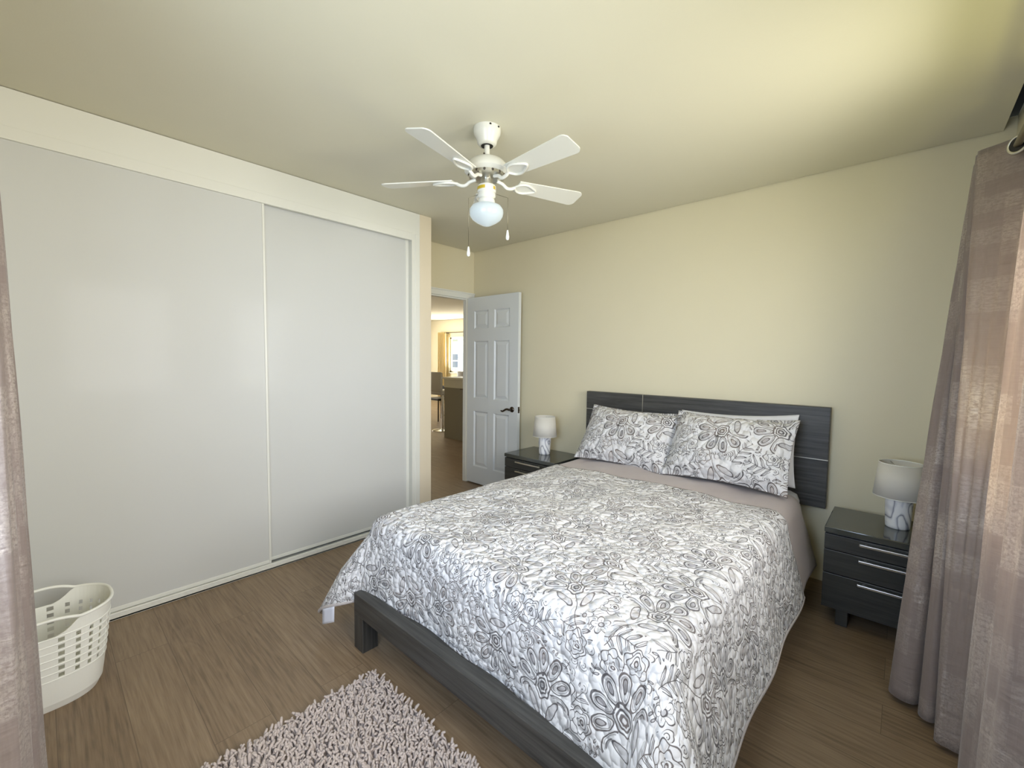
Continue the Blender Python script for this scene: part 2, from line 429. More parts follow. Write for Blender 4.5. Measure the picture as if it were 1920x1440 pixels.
def grid(fn, nu, nv, uvfn=None):
    """surface from fn(i/nu, j/nv); optional uv function"""
    bm = bmesh.new(); vs = [[bm.verts.new(fn(i/nu, j/nv)) for j in range(nv+1)] for i in range(nu+1)]
    uvl = bm.loops.layers.uv.new('UVMap') if uvfn else None
    for i in range(nu):
        for j in range(nv):
            f = bm.faces.new((vs[i][j], vs[i+1][j], vs[i+1][j+1], vs[i][j+1]))
            if uvfn:
                for l, (a, b) in zip(f.loops, ((i, j), (i+1, j), (i+1, j+1), (i, j+1))): l[uvl].uv = uvfn(a/nu, b/nv)
    return bm
def catmull(ps, n):
    ps = [Vector(p) for p in ps]; out = []
    P = [ps[0]*2-ps[1]]+ps+[ps[-1]*2-ps[-2]]
    for i in range(1, len(P)-2):
        for k in range(n):
            u = k/n; a, b, c, d = P[i-1], P[i], P[i+1], P[i+2]
            out.append(0.5*((2*b)+(c-a)*u+(2*a-5*b+4*c-d)*u*u+(3*b-a-3*c+d)*u**3))
    out.append(ps[-1]); return out

def put(name, bm, mat, parent=None, smooth=False, solid=0.0, sub=0, auto=None):
    me = bpy.data.meshes.new(name)
    if parent is not None and parent.type == 'EMPTY':
        bmesh.ops.translate(bm, verts=bm.verts, vec=-parent.location)
    elif parent is not None and parent.parent is not None:
        bmesh.ops.translate(bm, verts=bm.verts, vec=-parent.parent.location)
    if not solid: bmesh.ops.recalc_face_normals(bm, faces=bm.faces)
    if smooth:
        for f in bm.faces: f.smooth = True
    bm.to_mesh(me); bm.free()
    o = bpy.data.objects.new(name, me); col.objects.link(o); me.materials.append(M[mat] if isinstance(mat, str) else mat)
    if parent is not None: o.parent = parent
    if auto and smooth: me.set_sharp_from_angle(angle=math.radians(auto))
    if solid:
        md = o.modifiers.new('thickness', 'SOLIDIFY'); md.thickness = solid; md.offset = 0
    if sub:
        md = o.modifiers.new('smooth', 'SUBSURF'); md.levels = sub; md.render_levels = sub
    return o
def thing(name, label, cat, loc=(0, 0, 0), group=None):
    o = bpy.data.objects.new(name, None); col.objects.link(o); o.location = loc; o.empty_display_size = 0.1
    return tag(o, label, cat, group)
def tag(o, label, cat, group=None):
    o['label'] = label; o['category'] = cat
    if group: o['group'] = group
    return o
def struct(name, bm, mat, parent=None, label=None, **k):
    o = put(name, bm, mat, parent, **k)
    if parent is None:
        o['kind'] = 'structure'
        if label: o['label'] = label
    return o
def copy_tree(o, loc, label):
    r = o.copy(); col.objects.link(r); r.location = loc; r['label'] = label
    for ch in list(o.children):
        c = ch.copy(); col.objects.link(c); c.parent = r
        for g in list(ch.children):
            d = g.copy(); col.objects.link(d); d.parent = c
    return r

# ---------------------------------------------------------------- room shell
H = 2.44; XC, XD, YB, XR, YN = -2.855, -3.436, 3.159, 0.34, -0.22
struct('floor', box(-12.2, 0.5, -0.5, 8.4, -0.05, 0), 'floor')
struct('wall_back', box(XD-0.05, XR+0.12, YB, YB+0.12, 0, 2.5), 'wall')
bm = bmesh.new()   # right wall round its window
WY0, WY1, WZ0, WZ1 = 0.15, 2.50, 0.88, 2.06
add_box(bm, XR, XR+0.12, YN-0.12, WY0, 0, 2.5); add_box(bm, XR, XR+0.12, WY1, YB, 0, 2.5)
add_box(bm, XR, XR+0.12, WY0, WY1, 0, WZ0); add_box(bm, XR, XR+0.12, WY0, WY1, WZ1, 2.5)
struct('wall_right', bm, 'wall')
bm = bmesh.new()   # near wall round its window, behind the camera
NX0, NX1, NZ0, NZ1 = -1.25, -0.05, 0.88, 2.02
add_box(bm, -3.6, NX0, YN-0.12, YN, 0, 2.5); add_box(bm, NX1, XR, YN-0.12, YN, 0, 2.5)
add_box(bm, NX0, NX1, YN-0.12, YN, 0, NZ0); add_box(bm, NX0, NX1, YN-0.12, YN, NZ1, 2.5)
struct('wall_near', bm, 'wall')
bm = bmesh.new()   # wall with the doorway
DY0, DY1, DZ = 2.335, 3.062, 1.944
add_box(bm, XD-0.05, XD, YN, DY0, 0, 2.5); add_box(bm, XD-0.05, XD, DY1, YB, 0, DZ+0.01)
add_box(bm, XD-0.05, XD, DY0, YB, DZ, 2.5)
struct('wall_left', bm, 'wall')
struct('wall_stub', box(XD, XC, 2.048, 2.161, 0, 2.44, bev=0.004), 'stub')
struct('ceiling', box(-3.43, 0.296, YN+0.004, YB-0.008, H, H+0.02), 'ceil')
struct('ceiling_deck', box(-3.6, 0.46, YN-0.12, YB+0.12, H+0.085, H+0.12), 'dark_gap')

# closet front
struct('trim_1', box(XC-0.03, XC, -0.20, 2.048, 2.282, H-0.003), 'white', label='white header board above the sliding closet doors')
bm = bmesh.new(); add_box(bm, XC-0.02, XC+0.006, -0.20, 1.972, 2.224, 2.279, bev=0.002); add_box(bm, XC-0.02, XC+0.002, -0.20, 2.048, 2.276, 2.284)
struct('trim_2', bm, 'white', label='white track fascia over the closet doors')
bm = bmesh.new(); add_box(bm, XC-0.05, XC, 1.974, 2.047, 0, 2.28); add_box(bm, XC-0.05, XC+0.004, 2.005, 2.047, 0, 2.276, bev=0.003); add_box(bm, XC-0.10, XC-0.045, 1.95, 1.99, 0, 2.28)
struct('trim_3', bm, 'white', label='white closet door jamb beside the beige wall end')
bm = bmesh.new(); add_box(bm, XC-0.1, XC, YN, -0.10, 0, 2.44)
struct('trim_4', bm, 'white')
bm = bmesh.new(); add_box(bm, XC-0.11, XC+0.012, -0.12, 2.03, 0.0, 0.012, bev=0.002); add_box(bm, XC-0.004, XC+0.012, -0.12, 2.03, 0.0, 0.036, bev=0.003)
add_box(bm, XC-0.036, XC-0.028, -0.12, 2.03, 0.0, 0.022)
struct('trim_5', bm, 'white', label='white bottom track of the sliding closet doors')
def slider(name, x, y0, y1, label):
    d = struct(name, box(x-0.018, x, y0+0.012, y1-0.012, 0.055, 2.25), 'closet', label=label)
    for a, b_ in ((y0, y0+0.013), (y1-0.013, y1)):
        put('stile', box(x-0.022, x+0.004, a, b_, 0.034, 2.25, bev=0.002), 'white', d)
    put('rail', box(x-0.020, x+0.002, y0+0.013, y1-0.013, 0.034, 0.056, bev=0.002), 'white', d)
    return d
slider('door_2', XC-0.010, -0.13, 0.940, 'left white sliding closet door, in front')
slider('door_3', XC-0.042, 0.905, 1.958, 'right white sliding closet door, nearer the doorway')
struct('wall_closet', box(XC-0.5, XC-0.48, -0.2, 2.04, 0.0, 2.40), 'white')

# doorway casing and six-panel door
bm = bmesh.new()
add_box(bm, XD, XD+0.016, DY0-0.06, YB-0.002, DZ, DZ+0.056, bev=0.004); add_box(bm, XD, XD+0.024, DY0-0.07, YB-0.002, DZ+0.050, DZ+0.064, bev=0.003)
add_box(bm, XD, XD+0.016, DY0-0.06, DY0, 0, DZ, bev=0.004); add_box(bm, XD, XD+0.016, DY1, YB-0.004, 0, DZ, bev=0.004)
add_box(bm, XD-0.05, XD, DY0-0.001, DY0+0.012, 0, DZ); add_box(bm, XD-0.05, XD-0.002, DY1-0.006, DY1+0.001, 0, DZ); add_box(bm, XD-0.05, XD, DY0, DY1, DZ-0.012, DZ+0.001)
struct('trim_6', bm, 'white', label='white casing round the open doorway')

DX0, DX1, DY, DT = -3.427, -2.709, 3.063, 0.035
def panel_door():
    bm = bmesh.new()
    xs = [DX0, -3.322, -3.113, -3.030, -2.822, DX1]; zs = [0.012, 0.19, 0.775, 0.908, 1.502, 1.628, 1.812, 1.949]
    def q(a, b, c, d): bm.faces.new([bm.verts.new(p) for p in (a, b, c, d)])
    for i in range(5):
        for j in range(7):
            x0, x1, z0, z1 = xs[i], xs[i+1], zs[j], zs[j+1]
            if i in (1, 3) and j in (1, 3, 5):
                loops = []
                for ins, dep in ((0, 0), (0.004, 0.003), (0.012, 0.011), (0.018, 0.011), (0.045, 0.003), (0.046, 0.003)):
                    ins = min(ins, min(x1-x0, z1-z0)/2-0.01)
                    loops.append([(x0+ins, DY+dep, z0+ins), (x1-ins, DY+dep, z0+ins), (x1-ins, DY+dep, z1-ins), (x0+ins, DY+dep, z1-ins)])
                for a, b_ in zip(loops, loops[1:]):
                    for k in range(4): q(a[k], a[(k+1) % 4], b_[(k+1) % 4], b_[k])
                q(*loops[-1])
            else: q((x0, DY, z0), (x1, DY, z0), (x1, DY, z1), (x0, DY, z1))
    X0, X1, Z0, Z1, Y1 = DX0, DX1, 0.012, 1.949, DY+DT
    q((X0, Y1, Z0), (X1, Y1, Z0), (X1, Y1, Z1), (X0, Y1, Z1)); q((X0, DY, Z0), (X0, Y1, Z0), (X0, Y1, Z1), (X0, DY, Z1))
    q((X1, DY, Z0), (X1, Y1, Z0), (X1, Y1, Z1), (X1, DY, Z1)); q((X0, DY, Z1), (X1, DY, Z1), (X1, Y1, Z1), (X0, Y1, Z1)); q((X0, DY, Z0), (X1, DY, Z0), (X1, Y1, Z0), (X0, Y1, Z0))
    bmesh.ops.remove_doubles(bm, verts=bm.verts, dist=0.0004)
    return bm
d1 = struct('door_1', panel_door(), 'doorwhite', label='open white six-panel door against the beige wall')
bm = bmesh.new(); hx, hz = -2.779, 0.834
rm = Matrix.Translation((hx, DY, hz)) @ Matrix.Rotation(PI/2, 4, 'X')
b2 = lathe([(0.001, 0.013), (0.020, 0.012), (0.027, 0.004), (0.028, 0.0)], n=28); bmesh.ops.transform(b2, matrix=rm, verts=b2.verts)
add_tube(b2, [(hx, DY-0.005, hz), (hx, DY-0.045, hz)], 0.010, 14)
pts = catmull([(hx+0.006, DY-0.045, hz), (hx-0.03, DY-0.047, hz+0.004), (hx-0.06, DY-0.047, hz-0.010), (hx-0.085, DY-0.046, hz-0.022), (hx-0.105, DY-0.045, hz-0.016)], 6)
add_tube(b2, pts, [0.011-0.005*i/(len(pts)-1) for i in range(len(pts))], 12)
put('door_handle', b2, 'bronze', d1, smooth=True, auto=50)
b2 = box(DX1-0.001, DX1+0.002, DY+0.006, DY+0.029, hz-0.03, hz+0.03); add_box(b2, DX1, DX1+0.010, DY+0.010, DY+0.022, hz-0.008, hz+0.008)
put('latch_plate', b2, 'bronze', d1)
bm.free()

# windows
def window(name, axis, plane, a0, a1, z0, z1, depth, mull=True, label=None):
    def bx(bm, p0, p1, a, b_, c, d_, bev=0.0):
        return add_box(bm, p0, p1, a, b_, c, d_, bev) if axis == 'x' else add_box(bm, a, b_, p0, p1, c, d_, bev)
    s = 1 if depth > 0 else -1
    p0, p1 = sorted((plane+s*0.05, plane+s*0.09)); f = 0.045
    bm = bmesh.new()
    bx(bm, p0, p1, a0, a0+f, z0, z1); bx(bm, p0, p1, a1-f, a1, z0, z1); bx(bm, p0, p1, a0, a1, z0, z0+f); bx(bm, p0, p1, a0, a1, z1-f, z1)
    mid = (a0+a1)/2
    if mull: bx(bm, p0, p1, mid-0.025, mid+0.025, z0, z1)
    o = struct(name, bm, 'white', label=label)
    pm = (p0+p1)/2
    b2 = bmesh.new(); bx(b2, pm-0.002, pm+0.002, a0+f, a1-f, z0+f, z1-f); put('pane', b2, 'glass', o)
    q0, q1 = sorted((plane-s*0.02, plane+s*0.05))
    b2 = bmesh.new(); bx(b2, q0, q1, a0-0.02, a1+0.02, z0-0.025, z0, 0.004); put('window_sill', b2, 'white', o)
    return o
window('window_1', 'x', XR, WY0, WY1, WZ0, WZ1, 1, True, 'bright right window behind the taupe curtains')
window('window_2', 'y', YN, NX0, NX1, NZ0, NZ1, -1, True)

# ---------------------------------------------------------------- room beyond the doorway
FY = 8.19
struct('ceiling_far', box(-12.2, XD-0.05, 0.5, 8.4, H, H+0.05), 'ceil')
struct('ceiling_hall', box(-5.62, XD-0.05, 0.5, 4.56, 2.30, 2.30+0.139), 'ceil')
bm = bmesh.new()
add_box(bm, -12.2, -9.97, FY, FY+0.12, 0, H); add_box(bm, -9.05, XD-0.05, FY, FY+0.12, 0, H)
add_box(bm, -9.97, -9.05, FY, FY+0.12, 0, 0.90); add_box(bm, -9.97, -9.05, FY, FY+0.12, 1.93, H)
struct('wall_far', bm, 'wall')
bm = bmesh.new(); add_box(bm, -12.2, -12.08, 0.4, FY, 0, H)
struct('wall_beyond_left', bm, 'wall')
struct('wall_beyond_near', box(-12.2, XD-0.05, 0.4, 0.52, 0, H), 'wall')
struct('wall_beyond_right', box(XD-0.05, XD, YB+0.12, FY, 0, H), 'wall')
window('window_3', 'y', FY, -9.97, -9.05, 0.90, 1.93, 1, False, 'bright window in the room beyond the doorway')
# house across the way
hs = thing('house', 'pale house with a grey window seen outside the far room window', 'house', (-12, 13, -0.35))
bm = box(-20, -8, 13.0, 13.3, -0.35, 2.15)
for k in range(12): add_box(bm, -20, -8, 12.985, 13.0, k*0.18, k*0.18+0.165)
put('siding', bm, paint('pale_siding', (226, 230, 236), 0.6), hs)
bm = box(-20, -8, 12.7, 13.4, 2.15, 2.30); put('eave', bm, 'white', hs)
hw = put('house_window', box(-15.75, -15.0, 12.93, 12.985, 0.82, 1.58), 'white', hs)
bm = bmesh.new(); add_box(bm, -15.66, -15.09, 12.92, 12.93, 1.23, 1.50); add_box(bm, -15.66, -15.09, 12.92, 12.93, 0.90, 1.17)
put('window_pane', bm, paint('grey_pane', (110, 116, 126), 0.2), hw)
struct('ground_outside', box(-30, 20, -16, 30, -0.45, -0.35), paint('dry_grass', (186, 176, 104), 0.9, 0.2, 0.1, 30))

# cream curtain and its rod at the far window
def curtain(name, top, bot, z1, z0, mat, label, cat='curtain', nz=40, nseg=8, group=None, easing=1.0, root=None, bulge=None):
    T = catmull([(a, b_, 0) for a, b_ in top], nseg); B = catmull([(a, b_, 0) for a, b_ in bot], nseg)
    n = len(T)-1
    L = [0]
    for i in range(n): L.append(L[-1]+(B[i+1]-B[i]).length)
    def fn(u, v):
        i = round(u*n); f = v**easing; p = T[i].lerp(B[i], f)
        z = z1+(z0-z1)*v
        wob = 0.006*math.sin(i*1.7+v*9)*math.sin(v*PI)
        q = Vector((p.x+wob, p.y+wob*0.6, z))
        if bulge: q += bulge(i/n, v)
        return q
    bm = grid(fn, n, nz, lambda u, v: (L[round(u*n)], v*(z1-z0)))
    o = put(name, bm, mat, root, smooth=True, solid=0.004)
    return o
zz = [(-10.38+0.035*k, FY-0.07-0.05*(k % 2)) for k in range(12)]
fc = thing('curtain', 'cream curtain glowing beside the far room window', 'curtain', (-10.2, FY-0.08, 0.02))
curtain('curtain_panel', zz, [(-10.36+0.036*k, FY-0.07-0.06*(k % 2)) for k in range(12)], 2.08, 0.02, 'cream', '', root=fc)
fr = thing('curtain_rod', 'dark curtain rod over the far room window', 'curtain rod', (-9.6, FY-0.09, 2.06))
put('rod', tube([(-10.05, FY-0.09, 2.06), (-8.6, FY-0.09, 2.06)], 0.012), 'bronze', fr)
put('finial', lathe([(0.001, -0.025), (0.025, 0), (0.001, 0.025)], (-10.06, FY-0.09, 2.06), 14), 'bronze', fr, smooth=True)
put('bracket', box(-9.99, -9.97, FY-0.095, FY, 2.04, 2.06), 'bronze', fr)

# kitchen island
isl = thing('kitchen_island', 'white and grey kitchen island seen through the doorway', 'kitchen island', (-4.9, 4.9, 0))
put('cabinet', box(-5.624, -4.2, 4.526, 5.15, 0, 0.84), paint('grey_cabinet', (150, 148, 140), 0.5), isl)
put('fascia', box(-5.63, -4.2, 4.52, 5.16, 0.84, 0.975), 'white', isl)
put('countertop', box(-5.66, -4.18, 4.50, 5.35, 0.975, 1.008, bev=0.004), 'plastic', isl)
put('drawer_pull', tube([(-5.2, 4.505, 0.83), (-5.1, 4.495, 0.835), (-5.0, 4.505, 0.83)], 0.008), 'bronze', isl)
# bar stools
def stool(loc, label, rz=0.0):
    t_ = thing('bar_stool', label, 'bar stool', (0, 0, 0), 'white bar stools beyond the doorway')
    put('base', lathe([(0.001, 0.0), (0.19, 0.0), (0.19, 0.008), (0.10, 0.02), (0.03, 0.035), (0.001, 0.035)], n=32), 'chrome', t_, smooth=True, auto=40)
    put('post', tube([(0, 0, 0.03), (0, 0, 0.66)], 0.025, 16), 'chrome', t_, smooth=True, auto=40)
    put('footrest', tube([(0.03, 0, 0.27), (0.15, -0.06, 0.27), (0.19, 0, 0.27), (0.15, 0.06, 0.27), (0.03, 0.01, 0.27)], 0.010), 'chrome', t_, smooth=True)
    put('seat', box(-0.19, 0.19, -0.20, 0.20, 0.66, 0.74, bev=0.03), stool_mat, t_, smooth=True)
    put('backrest', box(-0.21, -0.15, -0.20, 0.20, 0.72, 1.07, bev=0.025), stool_mat, t_, smooth=True)
    t_.location = loc; t_.rotation_euler = (0, 0, rz); return t_
stool_mat = paint('grey_white_vinyl', (196, 194, 188), 0.4)
st = stool((-6.20, 4.95, 0), 'white bar stool with a chrome disc base left of the kitchen island', PI/2)
st2 = copy_tree(st, (-6.15, 5.62, 0), 'white bar stool showing only its back above the island top')
ch = thing('dining_chair', 'dark dining chair in shadow behind the left bar stool', 'chair', (-7.3, 5.75, 0))
put('seat', box(-7.5, -7.1, 5.55, 5.95, 0.43, 0.48, bev=0.015), 'black', ch)
put('backrest', box(-7.5, -7.1, 5.92, 5.96, 0.48, 0.72, bev=0.012), 'black', ch)
for lx in (-7.48, -7.12):
    for ly in (5.57, 5.93): put('leg', tube([(lx, ly, 0), (lx, ly, 0.44)], 0.014), 'bronze', ch)

# ---------------------------------------------------------------- bed
bed = thing('bed', 'charcoal wood bed frame with a tall panel headboard', 'bed', (-1.133, 2.0, 0))
hb = put('headboard', box(-1.963, -0.305, 3.095, 3.145, 0.46, 1.060, bev=0.003), 'woodx', bed)
bm = bmesh.new()
add_box(bm, -1.4665, -1.4615, 3.0925, 3.098, 0.46, 1.0605)
put('inlay_strip', bm, 'nickel', hb)
put('inlay_strip', box(-1.9635, -1.4665, 3.0925, 3.098, 0.914, 0.9185), 'nickel', hb)
put('inlay_strip', box(-1.4615, -0.3045, 3.0925, 3.098, 0.747, 0.7515), 'nickel', hb)
for x in (-1.80, -0.54): put('leg', box(x, x+0.08, 3.09, 3.14, 0, 0.46, bev=0.003), 'woodz', bed)
put('foot_rail', box(-1.80, -0.466, 0.93, 0.985, 0.158, 0.256, bev=0.003), 'woodx', bed)
for x in (-1.80, -0.495): put('side_rail', box(x, x+0.029, 0.985, 3.09, 0.150, 0.256, bev=0.003), M['woody'] if 'woody' in M else M.setdefault('woody', dark_wood('charcoal_wood_deep', 'y')), bed)
for x in (-1.80, -0.541): put('leg', box(x, x+0.075, 0.931, 1.006, 0, 0.160, bev=0.002), 'woodz', bed)
put('slat_base', box(-1.775, -0.49, 0.985, 3.09, 0.20, 0.235), 'woodx', bed)

# mattress
MX0, MX1, MY0, MY1, MZ = -1.835, -0.425, 1.055, 3.085, 0.548
mat_ = tag(put('mattress', box(MX0, MX1, MY0, MY1, 0.236, MZ, bev=0.05), 'sheet', smooth=True, auto=60), 'white mattress corner showing beside the right pillow, under the quilt', 'mattress')

# quilt: lies on the mattress, drapes over the foot and both sides
QX0, QX1, QY0 = -1.84, -0.42, 1.05          # edges of the flat top
QT = 0.566                                     # height of the cloth on top
DROP_S, DROP_F = 0.385, 0.345
HEAD = 2.475
def drape(px, py):
    """cloth coordinates (x across, y along the bed) to space"""
    ix = min(max(px, QX0+0.05), QX1-0.05); iy = max(py, QY0+0.05)
    dx, dy = px-ix, py-iy
    puff = 0.010*math.sin(px*9+py*4)*math.sin(py*7-px*3)+0.006*math.sin(px*23+1)*math.sin(py*19)
    if abs(dx) < 1e-9 and abs(dy) < 1e-9:
        e = min(ix-(QX0+0.05), (QX1-0.05)-ix, iy-(QY0+0.05))
        return Vector((px, py, QT+0.012*min(1, e/0.3)+puff*min(1, e/0.05)))
    d = math.hypot(dx, dy); ax, ay = abs(dx)/d, abs(dy)/d
    corner = (2*ax*ay)**2                       # 1 on the diagonal
    R = 0.075; arc = R*PI/2
    left = dx < 0
    tilt = (0.10 if ay > 0.95 else 0.26)
    tilt = 0.02+0.25*ax*ax*(1 if not left else 0.8)
    tilt = tilt*(1-corner)+corner*(0.50 if left else 0.42)
    if d < arc: a = d/R; o, z = R*math.sin(a), R*(1-math.cos(a))
    else:
        s = d-arc; o, z = R+s*math.sin(tilt), R+s*math.cos(tilt)
    # narrow the corner into a folded flange
    ang = math.atan2(ay, ax); k = min(1, max(0, d-0.05)/0.22)
    t_ = ang/(PI/2); t2 = 0.5+0.5*math.copysign(abs(2*t_-1)**0.62, 2*t_-1)
    if ax < 1e-6: t2 = 1
    if ay < 1e-6: t2 = 0
    f_ = 0.55 if left else 0.72
    ang2 = ang*(1-k*f_)+t2*(PI/2)*k*f_
    # ripples of the hanging side
    wv = 0.0
    if d > arc: wv = min(1, (d-arc)/0.2)*(0.006*math.sin(py*11+1.0)*ax + 0.006*math.sin(px*15)*ay)
    o += wv
    if d > arc:   # the foot hem swings out over the rail at both ends
        e = min(1, (d-arc)/0.2)*ay
        o += e*(0.055*max(0, 1-abs(ix-QX0-0.05)/0.35)**1.5+0.07*max(0, 1-abs(QX1-0.05-ix)/0.6)**1.5)
    x = ix+math.copysign(1, dx if dx else 1)*o*math.cos(ang2)*(1 if ax > 1e-6 else 0)
    y = iy-o*math.sin(ang2)*(1 if ay > 1e-6 else 0)
    return Vector((x, y, max(0.03, QT-z+puff*0.6*max(0, 1-d/0.1))))
cx0, cx1, cy0, cy1 = QX0-DROP_S, QX1+DROP_S, QY0-DROP_F, HEAD
def qcoord(u, v): return cx0+(cx1-cx0)*u, cy0+(cy1-cy0)*v
def qfn(u, v):
    px, py = qcoord(u, v)
    if v > 0.985: py += 0.012*math.sin(u*17)+0.008*math.sin(u*41)
    return drape(px, py)
quilt = put('quilt', grid(qfn, 150, 150, lambda u, v: qcoord(u, v)), 'floral', smooth=True, solid=0.012)
tag(quilt, 'white quilt with a taupe floral print draped over the bed', 'quilt')
edge = [qfn(0, v/60) for v in range(60, -1, -1)]+[qfn(u/90, 0) for u in range(1, 91)]+[qfn(1, v/60) for v in range(1, 61)]
put('binding', tube(edge, 0.0085, 8), 'binding', quilt, smooth=True)
put('seam', tube([qfn(u/90, 1)+Vector((0, 0.004, 0.001)) for u in range(91)], 0.005, 8), paint('seam_piping', (120, 110, 108), 0.8), quilt, smooth=True)  # dark piping along the head edge of the quilt
def foldfn(u, v):
    px = cx0+0.01+(cx1-cx0-0.03)*u; py = HEAD-0.03+0.42*v
    return drape(px, py)+Vector((0, 0, -0.004))
put('fold_back', grid(foldfn, 150, 8, lambda u, v: (u*2, v*.2)), 'taupe', quilt, smooth=True, solid=0.010)
# care tag on the left corner flange
a, b_ = qfn(0.0, 0.0), qfn(0.055, 0.0)
c0, c1 = qfn(0.075, 0.0), qfn(0.115, 0.0)
bm = grid(lambda u, v: c0.lerp(c1, u)+Vector((-0.004*v, -0.012, -0.005-0.075*v)), 4, 6)
put('care_tag', bm, 'tag', quilt, smooth=True, solid=0.002)

# ---------------------------------------------------------------- pillows
def pillow_bm(W, Hh, T, flange, n=44, m=32, seed=0):
    bm = bmesh.new(); uvl = bm.loops.layers.uv.new('UVMap')
    rnd = random.Random(seed); ph = [rnd.uniform(0, 6) for _ in range(6)]
    def th(u, v):
        fu = max(0, 1-(abs(u)/(1-flange*2/W))**2.6); fv = max(0, 1-(abs(v)/(1-flange*2/Hh))**2.6)
        return T/2*(fu*fv)**0.55
    sides = []
    for s in (1, -1):
        vs = []
        for i in range(n+1):
            row = []
            for j in range(m+1):
                u, v = 2*i/n-1, 2*j/m-1
                t_ = th(u, v); wr = 0.006*math.sin(u*5+ph[0]+v*3)*math.sin(v*6+ph[1])+0.004*math.sin(u*13+ph[2])*math.sin(v*9+ph[3])
                pin = 1-0.05*(1-abs(v)**2)*abs(u)**4
                pin2 = 1-0.10*(1-abs(u)**2)*abs(v)**4
                row.append(bm.verts.new((u*W/2*pin, s*(t_+0.004+wr*min(1, t_*20)*(1 if s > 0 else 0.5)), v*Hh/2*pin2)))
            vs.append(row)
        for i in range(n):
            for j in range(m):
                f = bm.faces.new((vs[i][j], vs[i+1][j], vs[i+1][j+1], vs[i][j+1]))
                for l, (a, b_) in zip(f.loops, ((i, j), (i+1, j), (i+1, j+1), (i, j+1))): l[uvl].uv = (a/n*W*0.74+(5 if s < 0 else 0), b_/m*Hh*0.74)
        sides.append(vs)
    A, B = sides
    rim = [(i, 0) for i in range(n)]+[(n, j) for j in range(m)]+[(i, m) for i in range(n, 0, -1)]+[(0, j) for j in range(m, 0, -1)]
    for (i, j), (k, l) in zip(rim, rim[1:]+rim[:1]): bm.faces.new((A[i][j], A[k][l], B[k][l], B[i][j]))
    return bm
def sag(bm, f):
    for v in bm.verts: v.co = f(v.co.copy())
    return bm
def place_pillow(name, W, Hh, T, fl, mat, cen, lean, roll, yaw, label, seed, group=None, warp=None):
    bm = pillow_bm(W, Hh, T, fl, seed=seed)
    if warp: sag(bm, warp)
    o = put(name, bm, mat, smooth=True)
    o.matrix_world = Matrix.Translation(cen) @ Matrix.Rotation(yaw, 4, 'Z') @ Matrix.Rotation(lean, 4, 'X') @ Matrix.Rotation(roll, 4, 'Y')
    return tag(o, label, 'pillow', group)
place_pillow('pillow', 0.72, 0.47, 0.20, 0.022, 'floral_sham', (-1.475, 2.875, 0.765), -0.60, 0.02, 0.02, 'floral pillow sham on the left, nearer the open door', 1, 'floral pillow shams')
place_pillow('pillow', 0.715, 0.475, 0.20, 0.022, 'floral_sham', (-0.790, 2.850, 0.782), -0.58, -0.01, -0.03, 'floral pillow sham on the right, in front of a white pillow', 5, 'floral pillow shams')
place_pillow('pillow', 0.70, 0.44, 0.09, 0.01, 'sheet', (-0.795, 3.005, 0.783), -0.34, -0.045, 0.0, 'plain white pillow behind the right floral pillow', 9)

# ---------------------------------------------------------------- nightstands
def nightstand(loc, label):
    t_ = thing('nightstand', label, 'nightstand', (0, 0, 0))
    W, D = 0.275, 0.40      # half width, depth; front faces -y at y=0
    put('body', box(-W+0.004, W-0.004, 0.016, D, 0.085, 0.466, bev=0.003), 'nswood', t_)
    put('top', box(-W, W, -0.006, D, 0.470, 0.500, bev=0.004), 'glasstop', t_)
    for z0, z1, hz in ((0.386, 0.462, 0.445), (0.266, 0.382, 0.365), (0.085, 0.262, 0.247)):
        d_ = put('drawer', box(-W+0.002, W-0.002, 0.0, 0.018, z0, z1, bev=0.002), 'nswood', t_)
        b2 = box(-0.135, 0.135, -0.026, -0.010, hz-0.006, hz+0.006, bev=0.002)
        for x in (-0.11, 0.11): add_box(b2, x-0.005, x+0.005, -0.012, 0.002, hz-0.004, hz+0.004)
        put('handle', b2, 'nickel', d_)
    for x in (-W+0.06, W-0.11):
        for y in (0.02, D-0.075): put('leg', box(x, x+0.05, y, y+0.05, 0, 0.086, bev=0.002), 'nswood', t_)
    t_.location = loc; return t_
ns = nightstand((0.015, 2.655, 0), 'charcoal nightstand right of the bed, partly behind the curtain')
ns2 = copy_tree(ns, (-2.280, 2.728, 0), 'charcoal nightstand left of the bed, beside the open door')

def lamp(loc, label):
    t_ = thing('table_lamp', label, 'lamp', (0, 0, 0))
    put('lamp_base', lathe([(0.001, 0), (0.044, 0), (0.048, 0.004), (0.049, 0.02), (0.052, 0.08), (0.054, 0.140), (0.052, 0.150), (0.012, 0.154), (0.010, 0.165), (0.001, 0.165)], n=48), 'marble', t_, smooth=True, auto=60)
    sh = put('lamp_shade', lathe([(0.102, 0.158), (0.086, 0.325)], n=64), 'shade', t_, smooth=True, solid=0.003)
    for r, z in ((0.102, 0.158), (0.086, 0.325)):
        put('shade_rim', tube([(r*math.cos(2*PI*k/48), r*math.sin(2*PI*k/48), z) for k in range(48)], 0.0022, 6, closed=True), 'plastic', sh, smooth=True)
    b2 = bmesh.new()
    for k in range(3): add_tube(b2, [(0.012*math.cos(2.09*k), 0.012*math.sin(2.09*k), 0.29), (0.085*math.cos(2.09*k), 0.085*math.sin(2.09*k), 0.318)], 0.0015, 6)
    add_lathe(b2, [(0.006, 0.16), (0.012, 0.17), (0.012, 0.215), (0.006, 0.22)], n=16); add_tube(b2, [(0, 0, 0.21), (0, 0, 0.30)], 0.004, 8)
    put('socket', b2, 'nickel', t_, smooth=True)
    t_.location = loc; return t_
lp = lamp((0.012, 2.885, 0.50), 'white lamp with a marbled base on the right nightstand')
lp2 = copy_tree(lp, (-2.283, 2.945, 0.50), 'white lamp with a marbled base on the left nightstand beside the door')

